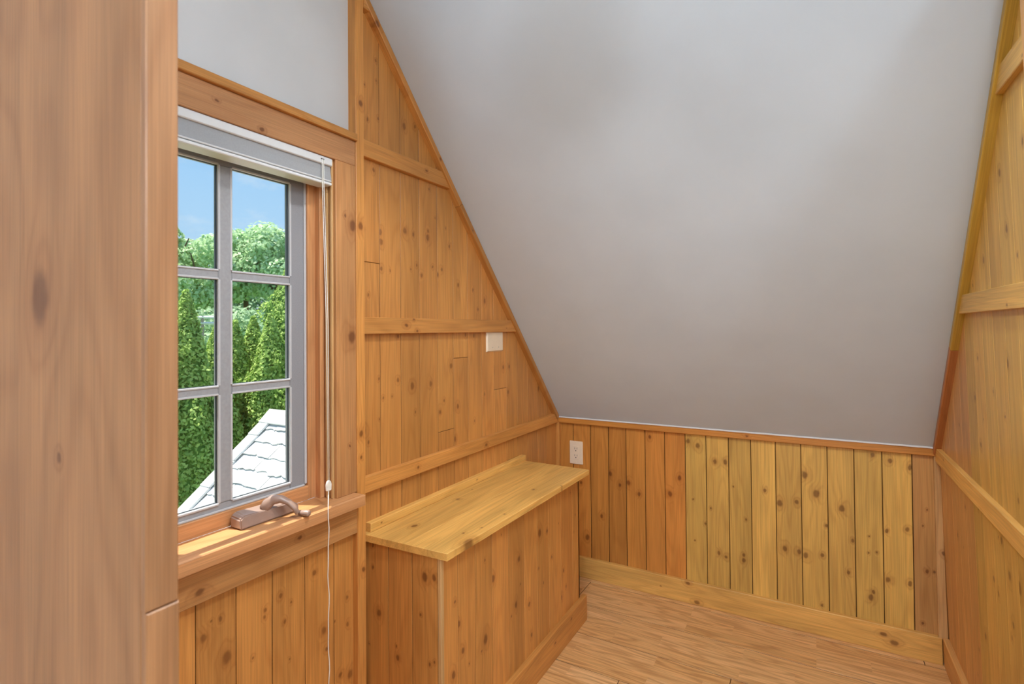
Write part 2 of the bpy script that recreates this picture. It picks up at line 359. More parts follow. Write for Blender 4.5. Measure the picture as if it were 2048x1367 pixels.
# ------------------------------------------------------------------ floor
fl = tag(box('floor', (-1.32, 2.2), (-2.3, 2.5), (-.12, -.012), MORTAR, None, 0), 'oak strip laminate floor of the attic nook', 'floor', 'structure')
rows = [2.418, 2.375, 2.168, 1.958, 1.760]
while rows[-1] > -2.2: rows.append(rows[-1]-.203)
for k in range(len(rows)-1):
    y1, y0 = rows[k], rows[k+1]
    cuts = [-1.14]
    c = {0: -1.05, 1: -.946, 2: -.985, 3: -.265, 4: -.60}.get(k, -1.14+((k*.47) % 1.15)+.12)
    while c < 2.15: cuts.append(c); c += 1.38
    cuts.append(2.2)
    for a, b in zip(cuts, cuts[1:]):
        ob = board('floor_plank', fl, [(a, y0, -.012), (b, y0, -.012), (b, y1, -.012), (a, y1, -.012)], (0, 0, 1), (1, 0, 0), .012, HONEY, OAK, (), .0011, .0006, .009, 0)

# ------------------------------------------------------------------ window wall
bm = bmesh.new()
HY, HZ = (.462, .992), (.735, 1.705)     # opening in the wall
for y, z in (((-2.3, HY[0]), (-.12, 2.4)), ((HY[1], 2.55), (-.12, 2.4)), (HY, (-.12, HZ[0])), (HY, (HZ[1], 2.4))):
    add_box(bm, (-1.32, XP), y, z)
wl = tag(finish(bm, 'wall_left', PLASTER), 'window wall, white plaster above and knotty pine planks around', 'wall', 'structure')
def in_range(lst, a, b, lo=-9, hi=9): return [k for k in lst if a <= k[0] < b and lo <= k[1] < hi]
def left_plank(y0, y1, z0, poly=None, colour=HONEY, z1=None):
    pl = poly or [(y0, z0), (y1, z0), (y1, z1), (y0, z1)]
    ks = [((XL, a, b), r) for a, b, r in in_range(KN_LEFT, y0, y1, min(p[1] for p in pl), max(p[1] for p in pl))]
    return board('plank', wl, [(XP, a, b) for a, b in pl], (1, 0, 0), (0, 0, 1), XL-XP, colour, None, [(k, r*.85) for k, r in ks], autok=1, tone=.58)
# planks under the window
ys = [-.1, .265, .355, .445, .535, .624, .713, .804, .897, .990, 1.070]
for a, b in zip(ys[1:], ys[2:]): left_plank(a, b, 0, z1=.66, colour=HONEY)
# planks of the gable, cut to the slope
ys = [1.080, 1.169, 1.261, 1.352, 1.448, 1.540, 1.631, 1.726, 1.814, 1.915, 2.010, 2.105, 2.20, 2.295, YB]
butts = {4: [.861], 5: [1.114], 8: [.971], 0: [1.419], 9: [.66]}
rk = lambda p: CEIL(p[0])-p[1]
for i, (a, b) in enumerate(zip(ys, ys[1:])):
    zs = [0]+butts.get(i, [])+[2.185]
    for z0, z1 in zip(zs, zs[1:]):
        pl = clip([(a, z0), (b, z0), (b, z1), (a, z1)], rk)
        if len(pl) >= 3: left_plank(a, b, z0, pl, shade(HONEY))

# ------------------------------------------------------------------ low back wall
bm = bmesh.new(); add_box(bm, (-1.32, .6), (YB+.010, YB+.13), (-.12, .86))
wb = tag(finish(bm, 'wall_back', MORTAR), 'low knee wall of orange and yellow pine planks under the slope', 'wall', 'structure')
xs = [-1.135, -1.048, -.957, -.865, -.778, -.687, -.597, -.506, -.417, -.325, -.237, -.144, -.052, .039, .128, .217, .308, .405]
for i, (a, b) in enumerate(zip(xs, xs[1:])):
    col = ORANGE if i < 7 else (YELLOW if i < 16 else (.62, .32, .105))
    col = shade(col)
    ks = [((x, YB, z), r) for x, z, r in in_range(KN_KNEE, a, b)]
    board('plank', wb, [(a, YB+.010, 0), (b, YB+.010, 0), (b, YB+.010, .79), (a, YB+.010, .79)], (0, -1, 0), (0, 0, 1), .010, col, None, [(k, r*.85) for k, r in ks], slot=.0013, cham=.001, depth=.008, autok=0)

# ------------------------------------------------------------------ right wall
Y_R0 = 1.235
bm = bmesh.new()
vs = []
for x_off in (.010, .20):
    for y, z in ((Y_R0, -.1), (2.55, -.1), (2.55, 2.3), (Y_R0, 2.3)): vs.append(bm.verts.new((XR(z)+x_off, y, z)))
bm.faces.new(vs[:4]); bm.faces.new(vs[4:])
for k in range(4): bm.faces.new((vs[k], vs[(k+1) % 4], vs[4+(k+1) % 4], vs[4+k]))
wr = tag(finish(bm, 'wall_right', PLASTER), 'right side wall of yellowish pine planks rising to the slope', 'wall', 'structure')
NR = V((-1, 0, -.025)).normalized(); LR = V((-.025, 0, 1)).normalized()
PR = lambda y, z, o=0.0: V((XR(z), y, z))+NR*o
ys = [YB]
while ys[-1] > Y_R0+.03: ys.append(ys[-1]-.0925)
ys[-1] = Y_R0
for b, a in zip(ys, ys[1:]):
    pl = clip([(a, 0), (b, 0), (b, 2.185), (a, 2.185)], rk)
    ks = [(PR(y, z), r) for y, z, r in in_range(KN_RIGHT, a, b)]
    board('plank', wr, [PR(y, z, -.010) for y, z in pl], NR, LR, .010, shade(TAN if b > 2.0 else YELLOW), None, ks, autok=2, slot=.0005, cham=.0005)

# ------------------------------------------------------------------ ceiling
bm = bmesh.new()
prof = [(2.55, CEIL(2.55)), (YK, ZC), (-2.3, ZC), (-2.3, ZC+.12), (YK+.05, ZC+.12), (2.55, CEIL(2.55)+.16)]
A = [bm.verts.new((-1.32, y, z)) for y, z in prof]; B = [bm.verts.new((2.2, y, z)) for y, z in prof]
for i in range(6): bm.faces.new((A[i], A[(i+1) % 6], B[(i+1) % 6], B[i]))
bm.faces.new(A); bm.faces.new(B)
tag(finish(bm, 'ceiling', CEILPAINT), 'large grey-white sloping plaster ceiling', 'ceiling', 'structure')
# room behind the camera
bm = bmesh.new(); add_box(bm, (-1.32, 2.2), (-2.42, -2.3), (-.12, 2.3)); tag(finish(bm, 'wall_front', PLASTER), 'white plaster wall behind the viewpoint', 'wall', 'structure')
bm = bmesh.new(); add_box(bm, (2.2, 2.32), (-2.42, 1.37), (-.12, 2.3)); tag(finish(bm, 'wall_far_right', PLASTER), 'white plaster side wall of the room behind', 'wall', 'structure')
bm = bmesh.new(); add_box(bm, (.45, 2.32), (Y_R0+.001, 1.37), (-.12, 2.3)); tag(finish(bm, 'wall_return', PLASTER), 'short white plaster return beside the nook', 'wall', 'structure')

# ------------------------------------------------------------------ partition panel at the left edge of the view
pp = thing('wall_partition', (-.82, .247, 0), 'wide blurred pine panel with a big knot filling the left edge', 'panel', 'structure')
board('side_board', pp, [(-1.135, .2465, 0), (-.508, .2465, 0), (-.508, .2465, ZC), (-1.135, .2465, ZC)], (0, -1, 0), (0, 0, 1), .0135, (.44, .208, .085), WIDE,
      [((-.721, .233, 1.256), .029), ((-.673, .233, 1.088), .0065), ((-.88, .233, 1.82), .016)], autok=0, tone=.62)
board('back_board', pp, [(-1.135, .2465, 0), (-.508, .2465, 0), (-.508, .2465, ZC), (-1.135, .2465, ZC)], (0, 1, 0), (0, 0, 1), .0135, (.44, .208, .085), WIDE, [], autok=0)
bar('edge_strip', pp, (-.508, -.500), (.233, .260), (.975, ZC), (1, 0, 0), (0, 0, 1), (.42, .20, .085), cham=.0012, autok=0)
bar('edge_strip', pp, (-.508, -.4995), (.2335, .2605), (0, .974), (1, 0, 0), (0, 0, 1), (.42, .20, .085), cham=.0012, autok=0)

# ------------------------------------------------------------------ trims
ntrim = [0]
def trim_name(): ntrim[0] += 1; return 'trim_%d' % ntrim[0]
# post between window and gable
tag(bar(trim_name(), None, (XP, -1.115), (1.057, 1.088), (0, ZC), (1, 0, 0), (0, 0, 1), HONEY,
        [((-1.115, 1.075, 1.868), .0096), ((-1.115, 1.072, 1.515), .013), ((-1.115, 1.072, .926), .010), ((-1.115, 1.078, .54), .009)]), 'narrow vertical pine post between window casing and gable planks', 'post', 'structure')
XB = XL+.016
def left_batten(z0, z1, label, kn=(), col=HONEY):
    o = .020*math.sqrt(1+1.091**2)
    ya = YB-(z0+o-.757)/1.091; yb = YB-(z1+o-.757)/1.091
    tag(board(trim_name(), None, [(XL, 1.088, z0), (XL, ya, z0), (XL, yb, z1), (XL, 1.088, z1)], (1, 0, 0), (0, 1, 0), .016, col, None, kn, 0, .0015, .0015, 1), label, 'batten', 'structure')
left_batten(1.722, 1.772, 'highest horizontal pine batten on the left gable')
left_batten(1.207, 1.256, 'middle horizontal pine batten above the blank ivory plate', [((XB, 1.269, 1.233), .008), ((XB, 1.321, 1.215), .006), ((XB, 1.305, 1.252), .005)])
left_batten(.750, .796, 'low horizontal pine batten above the cabinet', [((XB, 1.73, .765), .009)])
# rake mouldings along the slope
def rake(side, y0, y1, colour, label, kn=()):
    """square moulding lying against the ceiling slope, from y0 (high) to y1 (low)"""
    n = V((0, -1.091, -1)).normalized(); w = .021
    pts = []
    for y, off in ((y0, 0), (y1, 0), (y1, w), (y0, w)):
        p = V((0, y, CEIL(y)))+n*off
        pts.append(V((XL, p.y, p.z)) if side < 0 else PR(p.y, p.z))
    nr = V((1, 0, 0)) if side < 0 else NR
    tag(board(trim_name(), None, pts, nr, pts[1]-pts[0], .024 if side < 0 else .020, colour, None, kn, 0, .002, .002, 1), label, 'moulding', 'structure')
rake(-1, YK-.005, 1.570, HONEY, 'upper length of sloping pine moulding on the left gable', [((-1.113, 1.2606, 1.9734), .008), ((-1.113, 1.14, 2.13), .010)])
rake(-1, 1.571, YB-.024, tuple(c*.86 for c in HONEY), 'lower darker length of sloping pine moulding on the left gable')
rake(1, 1.295, 2.052, OLIVE, 'upper olive-yellow length of sloping moulding on the right wall')
rake(1, 2.053, YB-.010, RED, 'lower red-brown length of sloping moulding on the right wall')
tag(bar(trim_name(), None, (XL, -1.113), (1.088, YK+.012), (ZC-.034, ZC), (1, 0, 0), (0, 1, 0), HONEY, autok=0), 'short pine block under the flat ceiling beside the post', 'moulding', 'structure')
# cap along the knee wall, corner strips
tag(board(trim_name(), None, [(XL, YB, .748), (.40, YB, .746), (.40, YB, .780), (XL, YB, .780)], (0, -1, 0), (1, 0, 0), .019, ORANGE, None, [((-.25, YB, .76), .006)], 0, .002, .002, 1), 'long thin pine moulding capping the low back wall', 'moulding', 'structure')
tag(box(trim_name(), (XL+.02, .372), (YB-.0235, YB-.019), (.7742, .7800), RAIL, None, .0005), 'thin white caulk line between slope and back wall moulding', 'caulk', 'structure')
tag(bar(trim_name(), None, (XL, -1.116), (YB-.019, YB), (.10, .748), (1, 0, 0), (0, 0, 1), HONEY, autok=0), 'thin vertical corner strip beside the outlet', 'moulding', 'structure')
tag(board(trim_name(), None, [(.374, YB, .09), (.402, YB, .09), (.389, YB, .746), (.370, YB, .746)], (0, -1, 0), (0, 0, 1), .016, PALE, None, [((.392, YB, .40), .007)], 0, .002, .002, 0), 'pale vertical corner strip where back wall meets right wall', 'moulding', 'structure')
# battens on the right wall
def right_batten(z0, z1, label, colour=YELLOW, yfar=None, slope=0):
    o = .020*math.sqrt(1+1.091**2)
    ya = yfar or YB-(z0+o-.757)/1.091; yb = yfar or YB-(z1+o-.757)/1.091
    tag(board(trim_name(), None, [PR(Y_R0, z0), PR(ya, z0), PR(yb, z1), PR(Y_R0, z1)], NR, (0, 1, 0), .014, colour, None, (), 0, .0015, .0015, 1), label, 'batten', 'structure')
right_batten(1.718, 1.768, 'highest batten on the right wall at the top right corner', YELLOW)
right_batten(1.251, 1.303, 'middle horizontal batten on the right wall', YELLOW)
right_batten(.728, .780, 'low yellow batten on the right wall running to the corner', GOLD, YB-.018)
tag(board(trim_name(), None, [PR(1.236, 0), PR(1.290, 0), PR(1.290, ZC), PR(1.236, ZC)], NR, (0, 0, 1), .026, TAN, None, (), 0, .002, .002, 1), 'pine post at the right edge of the right wall', 'post', 'structure')
# baseboards
tag(board('baseboard_back', None, [(-1.135, YB, 0), (.3855, YB, 0), (.3845, YB, .097), (-1.135, YB, .097)], (0, -1, 0), (1, 0, 0), .018, GOLD, None,
    [((.211, 2.4, .064), .010), ((.243, 2.4, .041), .0135), ((-.497, 2.4, .088), .010), ((-.459, 2.4, .013), .012)], 0, .002, .002, 1), 'pale golden pine baseboard along the low back wall', 'baseboard', 'structure')
tag(board('baseboard_right', None, [PR(Y_R0, 0), PR(YB-.018, 0), PR(YB-.018, .100), PR(Y_R0, .100)], NR, (0, 1, 0), .018, TAN, None, (), 0, .002, .002, 1), 'pine baseboard along the right wall', 'baseboard', 'structure')

# ------------------------------------------------------------------ window
win = thing('window_1', (-1.145, .727, .735), 'grey-muntined casement window in pine casing looking onto trees', 'window', 'structure')
XC = -1.117
bar('head_casing', win, (XP, XC), (.397, 1.056), (1.682, 1.752), (1, 0, 0), (0, 1, 0), PINK, [((XC, .66, 1.72), .004)])
bar('head_crown', win, (XP, -1.106), (.385, 1.056), (1.752, 1.772), (1, 0, 0), (0, 1, 0), HONEY)
bar('side_casing', win, (XP, XC), (.986, 1.0565), (.765, 1.682), (1, 0, 0), (0, 0, 1), (.60, .285, .105), [((XC, 1.045, 1.512), .016), ((XC, 1.04, 1.20), .018), ((XC, 1.03, .9), .004)])
bar('side_casing', win, (XP, XC), (.397, .468), (.765, 1.682), (1, 0, 0), (0, 0, 1), TAN)
bar('stool', win, (-1.185, -1.080), (.385, 1.052), (.735, .765), (0, 0, 1), (0, 1, 0), PINK, cham=.003)
bar('apron', win, (XP, XC), (.397, 1.058), (.650, .735), (1, 0, 0), (0, 1, 0), (.61, .30, .105), [((XC, .6226, .6747), .011)])
# jambs
bar('jamb', win, (-1.32, XP), (.985, .992), (.765, 1.698), (0, -1, 0), (0, 0, 1), PINK)
bar('jamb', win, (-1.32, XP), (.462, .469), (.765, 1.698), (0, 1, 0), (0, 0, 1), PINK)
bar('head_jamb', win, (-1.32, XP), (.462, .992), (1.690, 1.705), (0, 0, -1), (0, 1, 0), PINK)
bar('jamb_bead', win, (-1.136, -1.127), (.980, .9855), (.765, 1.69), (0, -1, 0), (0, 0, 1), PALE, autok=0)
bar('jamb_bead', win, (-1.152, -1.143), (.977, .986), (.765, 1.69), (0, -1, 0), (0, 0, 1), PALE, autok=0)
bar('stop', win, (-1.185, -1.160), (.968, .986), (.765, 1.69), (1, 0, 0), (0, 0, 1), PINK, autok=0)
bar('stop', win, (-1.185, -1.160), (.468, .474), (.765, 1.69), (1, 0, 0), (0, 0, 1), PINK, autok=0)
bar('sash_frame', win, (-1.215, -1.180), (.945, .972), (.766, 1.69), (1, 0, 0), (0, 0, 1), PINK, autok=0)
bar('sash_frame', win, (-1.215, -1.180), (.470, .497), (.766, 1.69), (1, 0, 0), (0, 0, 1), PINK, autok=0)
bar('sash_frame', win, (-1.215, -1.180), (.497, .945), (.7655, .803), (1, 0, 0), (0, 1, 0), PINK, autok=0)
bar('sash_frame', win, (-1.215, -1.180), (.497, .945), (1.645, 1.69), (1, 0, 0), (0, 1, 0), PINK, autok=0)
# grey sash: stiles, rails, muntins with beads, panes
GX = -1.199
def sash(name, y, z, m=GREY, x=(-1.210, -1.190)): return box(name, x, y, z, m, win, .002)
for y in ((.895, .946), (.496, .547)):
    st = sash('stile', y, (.800, 1.648), SCREEN if y[0] > .8 else GREY)
box('stile_bead', (-1.19, -1.186), (.938, .945), (.808, 1.64), EDGE, win, .001)
sash('rail', (.547, .895), (.800, .823)); sash('rail', (.547, .895), (1.604, 1.648))
box('rail_bead', (-1.19, -1.186), (.547, .938), (.803, .808), EDGE, win, .001)
sash('muntin', (.705, .737), (.823, 1.604), x=(-1.208, -1.188))
ZM = [(.823, 1.071), (1.093, 1.338), (1.361, 1.604)]
YM = [(.547, .705), (.737, .895)]
for a, b in ((1.071, 1.093), (1.338, 1.361)):
    for y in YM: sash('muntin', y, (a, b), x=(-1.207, -1.1885))
for y in YM:
    for z in ZM:
        pane = box('pane', (GX-.004, GX), (y[0]-.004, y[1]+.004), (z[0]-.004, z[1]+.004), GLASS, win, 0)
        g = .0022
        bm = bmesh.new()
        for yy, zz in (((y[0], y[0]+g), z), ((y[1]-g, y[1]), z), ((y[0]+g, y[1]-g), (z[0], z[0]+g*.6)), ((y[0]+g, y[1]-g), (z[1]-g*.6, z[1]))): add_box(bm, (GX, GX+.003), yy, zz)
        finish(bm, 'gasket', GASKET, win)
        bm = bmesh.new(); g = .004
        for yy, zz in (((y[0]-g, y[0]+.001), z), ((y[1]-.001, y[1]+g), z), ((y[0], y[1]), (z[0]-g, z[0]+.0005)), ((y[0], y[1]), (z[1]-.0005, z[1]+g))): add_box(bm, (-1.192, -1.1865), yy, zz, .0008)
        finish(bm, 'glazing_bead', EDGE, win)
# crank operator
bm = bmesh.new()
prof = [(.722, .0), (.722, .026), (.733, .034), (.80, .030), (.862, .030), (.876, .018), (.876, 0)]
A = [bm.verts.new((-1.172, y, .766+h)) for y, h in prof]; B = [bm.verts.new((-1.130-(.004 if h > .02 else 0), y, .766+h*.86)) for y, h in prof]
for i in range(len(prof)): bm.faces.new((A[i], A[(i+1) % 7], B[(i+1) % 7], B[i]))
bm.faces.new(A); bm.faces.new(B); bmesh.ops.bevel(bm, geom=bm.edges[:], offset=.003, segments=2, affect='EDGES')
finish(bm, 'crank_base', BRONZE, win)
bm = bmesh.new()
arm = [(-1.146, .792, .792), (-1.143, .797, .803), (-1.134, .806, .812), (-1.120, .818, .812), (-1.106, .829, .803), (-1.096, .836, .790), (-1.088, .840, .776)]
tube(bm, arm, [(.013, .013), (.013, .013), (.0125, .012), (.0115, .009), (.010, .007), (.009, .006), (.007, .005)], 14)
finish(bm, 'crank_arm', BRONZE, win, smooth=True)
bm = bmesh.new(); tube(bm, [(-1.098, .852, .7725), (-1.088, .855, .7725), (-1.074, .859, .7725), (-1.071, .860, .7725)], [.006, .0072, .0078, .006], 14)
finish(bm, 'crank_knob', BRONZE, win, smooth=True)

# ------------------------------------------------------------------ blind
bl = thing('window_blind', (-1.14, .725, 1.605), 'raised grey window shade with white rails and pull cord', 'blind')
box('headrail', (-1.166, -1.121), (.472, .979), (1.661, 1.6815), RAIL, bl, .002)
bm = bmesh.new()
prof = [(-1.163, 1.6225), (-1.1235, 1.6225), (-1.1245, 1.632), (-1.1265, 1.645), (-1.1275, 1.6612), (-1.163, 1.6612)]
A = [bm.verts.new((x, .474, z)) for x, z in prof]; B = [bm.verts.new((x, .9765, z)) for x, z in prof]
for i in range(6): bm.faces.new((A[i], A[(i+1) % 6], B[(i+1) % 6], B[i]))
bm.faces.new(A); bm.faces.new(B)
finish(bm, 'folded_fabric', FABRIC, bl)
br_ = box('bottom_rail', (-1.166, -1.122), (.472, .978), (1.6085, 1.6165), RAIL, bl, .002)
box('rail_lip', (-1.165, -1.1225), (.4725, .9775), (1.6185, 1.6225), RAIL, bl, .0015)
bm = bmesh.new()
for k in range(8):
    y = .640+k*.0062; add_box(bm, (-1.1216, -1.1208), (y, y+.0040), (1.6108, 1.6142))
finish(bm, 'maker_mark', FABRIC, br_)
# rounded end cap under the rail
bm = bmesh.new(); tube(bm, [(-1.144, .966, 1.6035), (-1.144, .966, 1.6085)], [(.019, .012), (.021, .013)], 20); finish(bm, 'end_cap', RAIL, br_)
box('cord_guide', (-1.1212, -1.1202), (.940, .951), (1.671, 1.674), DARK, bl, 0)
def cord(name, pts, r, parent=bl, flat=False):
    bm = bmesh.new(); tube(bm, pts, r, 6); return finish(bm, name, CORD, parent, smooth=True)
cord('cord', [(-1.1195, .943, 1.672), (-1.1195, .943, 1.61), (-1.110, .946, 1.24), (-1.0965, .9385, .828)], .0011)
cord('cord', [(-1.1195, .948, 1.672), (-1.1195, .948, 1.61), (-1.108, .950, 1.24), (-1.0945, .9405, .828)], .0011)
bm = bmesh.new()
prof = [(-.0075, -.016), (.0075, -.016), (.0075, 0), (.0065, .006), (.003, .0105), (-.003, .0105), (-.0065, .006), (-.0075, 0)]
A = [bm.verts.new((-1.0985, .939+a, .819+b)) for a, b in prof]; B = [bm.verts.new((-1.0925, .939+a, .819+b)) for a, b in prof]
for i in range(8): bm.faces.new((A[i], A[(i+1) % 8], B[(i+1) % 8], B[i]))
bm.faces.new(A); bm.faces.new(B); bmesh.ops.bevel(bm, geom=bm.edges[:], offset=.0012, segments=1, affect='EDGES')
finish(bm, 'cord_connector', CORD, bl)
low = [(-1.0955, .939, .806), (-1.079, .9235, .768), (-1.0775, .922, .74)]
for k in range(1, 26):
    z = .74-k*.024; low.append((-1.0775+.0012*math.sin(k*1.7), .922+.0016*math.sin(k*.9), z))
cord('cord', low, .0013)

# ------------------------------------------------------------------ cabinet under the gable
cab = thing('cabinet', (-.99, 1.57, 0), 'low plank-clad pine cabinet with a worn golden top', 'cabinet')
XF, YE, ZT = -.857, 1.100, .615
bm = bmesh.new(); add_box(bm, (XL+.001, XF-.010), (YE+.010, 2.020), (.002, ZT)); finish(bm, 'carcass', MORTAR, cab)
ys = [YE+.010, 1.176, 1.261, 1.352, 1.451, 1.554, 1.650, 1.743, 1.848, 1.959, 2.030]
for a, b in zip(ys, ys[1:]):
    ks = [((XF, y, z), r) for y, z, r in in_range(KN_CABF, a, b)]
    board('front_plank', cab, [(XF-.010, a, 0), (XF-.010, b, 0), (XF-.010, b, ZT), (XF-.010, a, ZT)], (1, 0, 0), (0, 0, 1), .010, shade(HONEY), None, ks, autok=2)
xs = [-1.134, -1.042, -.956, -.868]
for a, b in zip(xs, xs[1:]):
    ks = [((x, YE, z), r) for x, z, r in in_range(KN_CABE, a, b)]
    board('end_plank', cab, [(a, YE+.010, 0), (b, YE+.010, 0), (b, YE+.010, ZT), (a, YE+.010, ZT)], (0, -1, 0), (0, 0, 1), .010, shade(HONEY), None, ks, autok=2)
bar('corner_bead', cab, (-.868, -.856), (YE-.001, YE+.0105), (0, ZT), (0, -1, 0), (0, 0, 1), PALE, autok=0, cham=.002)
bar('far_end_panel', cab, (XL+.001, XF), (2.020, 2.030), (0, ZT), (0, 1, 0), (0, 0, 1), HONEY)
bar('baseboard', cab, (XF, -.839), (1.085, 2.062), (0, .103), (1, 0, 0), (0, 1, 0), HONEY, [((-.839, 1.47, .055), .007), ((-.839, 1.9, .08), .006)])
kt = [((x, y, .635), r) for x, y, r in KN_TOP]
tb = board('top_board', cab, [(-1.134, 1.0885, ZT), (-.975, 1.093, ZT), (-.970, 2.040, ZT), (-1.134, 2.043, ZT)], (0, 0, 1), (0, 1, 0), .020, GOLD, None, [k for k in kt if k[0][0] < -.97], .0, .0015, .0015, 1)
board('top_board', cab, [(-.975, 1.093, ZT), (-.834, 1.097, ZT), (-.813, 2.036, ZT), (-.970, 2.040, ZT)], (0, 0, 1), (0, 1, 0), .020, GOLD, None, [k for k in kt if k[0][0] >= -.97], .0, .0015, .0015, 1)
bar('back_ledge', cab, (XL, -1.114), (1.106, 2.044), (.635, .660), (1, 0, 0), (0, 1, 0), GOLD, [((-1.114, 1.15, .65), .003)])

# ------------------------------------------------------------------ outlet and blank plate
ou = thing('wall_outlet', (-1.031, YB, .547), 'ivory duplex outlet on the low back wall beside the cabinet', 'outlet')
cx, cz = -1.031, .603
pl = box('cover_plate', (cx-.035, cx+.035), (YB-.006, YB), (cz-.057, cz+.057), PLASTIC, ou, .0025)
box('receptacle', (cx-.0168, cx+.0168), (YB-.0085, YB-.005), (cz-.0335, cz+.0335), PLASTIC, ou, .001)
for dz in (.017, -.017):
    for dx in (-.0063, .0063): box('slot', (cx+dx-.0009, cx+dx+.0009), (YB-.0089, YB-.0084), (cz+dz, cz+dz+.009), DARK, ou, 0)
    bm = bmesh.new(); tube(bm, [(cx, YB-.0090, cz+dz-.0065), (cx, YB-.0084, cz+dz-.0065)], .0026, 10); finish(bm, 'ground_hole', DARK, ou)
for dz in (.048, -.048):
    bm = bmesh.new(); tube(bm, [(cx, YB-.0072, cz+dz), (cx, YB-.0058, cz+dz)], .003, 10); finish(bm, 'screw', PLASTIC, ou)
bp_ = thing('blank_plate', (XL, 1.82, 1.127), 'blank ivory cover plate tucked under the middle batten', 'cover plate')
bm = bmesh.new()
A = [bm.verts.new((XL, y, z)) for y, z in ((1.757, 1.127), (1.882, 1.127), (1.882, 1.2065), (1.757, 1.2065))]
B = [bm.verts.new((XL+.0065, y, z)) for y, z in ((1.7625, 1.132), (1.8765, 1.132), (1.8765, 1.2065), (1.7625, 1.2065))]
bm.faces.new(A); bm.faces.new(B)
for k in range(4): bm.faces.new((A[k], A[(k+1) % 4], B[(k+1) % 4], B[k]))
finish(bm, 'plate', PLASTIC, bp_)
for y in (1.797, 1.843):
    bm = bmesh.new(); tube(bm, [(XL+.006, y, 1.145), (XL+.0072, y, 1.145)], .0028, 10); finish(bm, 'screw', simple('plate_screw', (.55, .48, .36), .4), bp_)

# ------------------------------------------------------------------ added fill lamps, unseen (above and behind the viewpoint)
def lamp(x, y, z, r, power, label):  # globes added as fill light for the room, out of view
    t = thing('fill_pendant', (x, y, z-r), label, 'lamp')
    bm = bmesh.new(); tube(bm, [(x, y, ZC), (x, y, ZC-.018), (x, y, ZC-.03)], [.055, .05, .02], 24); finish(bm, 'fill_rose', RAIL, t)
    bm = bmesh.new(); tube(bm, [(x, y, ZC-.02), (x, y, z+r*.95)], .012, 10); finish(bm, 'stem', RAIL, t)
    bm = bmesh.new(); bmesh.ops.create_uvsphere(bm, u_segments=28, v_segments=16, radius=r, matrix=Matrix.Translation((x, y, z)))
    finish(bm, 'globe', emit('fill_globe', FILL_COL, power), t, smooth=True)
lamp(-.22, .27, 1.93, .11, FILL_MAIN, 'added fill globe, unseen, just above the viewpoint')
lamp(1.25, .15, 1.88, .14, FILL_SIDE, 'added fill globe, unseen, in the side of the room')
lamp(.40, -1.60, 1.88, .15, FILL_REAR, 'added fill globe, unseen, at the back of the room')

def downlight(x, y, tx, ty, label):  # spots added to brighten the floor and lower walls, out of view
    t = thing('fill_downlight', (x, y, ZC-.006), label, 'lamp')
    bm = bmesh.new(); tube(bm, [(x, y, ZC+.004), (x, y, ZC-.006)], [.06, .055], 28); finish(bm, 'trim_ring', RAIL, t)
    bm = bmesh.new(); tube(bm, [(x, y, ZC-.0055), (x, y, ZC-.0085)], .042, 24); finish(bm, 'lens', emit('fill_lens', (1, .98, .95), 3.0), t)
    ld = bpy.data.lights.new('fill_spot', 'SPOT'); ld.energy = FILL_DOWN; ld.spot_size = math.radians(118); ld.spot_blend = .55; ld.shadow_soft_size = .04; ld.color = (.93, .97, 1.0)
    lo = bpy.data.objects.new('fill_spot', ld); COL.objects.link(lo); lo.parent = t; lo.location = (0, 0, -.045)
    lo.rotation_euler = V((tx-x, ty-y, -1)).to_track_quat('-Z', 'Y').to_euler()
downlight(-.50, .80, -.50, .95, 'added unseen fill downlight nearer the window')
downlight(.08, .80, .08, .95, 'added unseen fill downlight nearer the right wall')

# ------------------------------------------------------------------ outside: wing roof
RS = .822526
rf = thing('wing_roof', (-4.0, 3.735, .31), 'sunlit pale slate roof of a lower wing below the window', 'roof')
RX0, RX1, RY, RZ = -5.26, -1.36, 3.735, .31
rn = V((0, -RS, 1)).normalized(); rdn = V((0, -1, -RS)).normalized()
bm = bmesh.new()
prof = [(RY, RZ-.03), (RY-2.6, RZ-.03-2.6*RS), (RY-2.6, RZ-.25-2.6*RS), (RY, RZ-.25), (RY+2.6, RZ-.25-2.6*RS), (RY+2.6, RZ-.03-2.6*RS)]
A = [bm.verts.new((RX0+.02, y, z)) for y, z in prof]; B = [bm.verts.new((RX1, y, z)) for y, z in prof]
for i in range(6): bm.faces.new((A[i], A[(i+1) % 6], B[(i+1) % 6], B[i]))
bm.faces.new((A[0], A[1], A[2], A[3])); bm.faces.new((A[3], A[4], A[5], A[0])); bm.faces.new((B[0], B[1], B[2], B[3])); bm.faces.new((B[3], B[4], B[5], B[0]))
finish(bm, 'roof_deck', MORTAR, rf)
tag(box('wing_wall', (RX0+.1, RX1), (RY-2.2, RY+2.2), (-5.5, RZ-2.3), SIDING, rf, 0), None)
rg = random.Random(3)
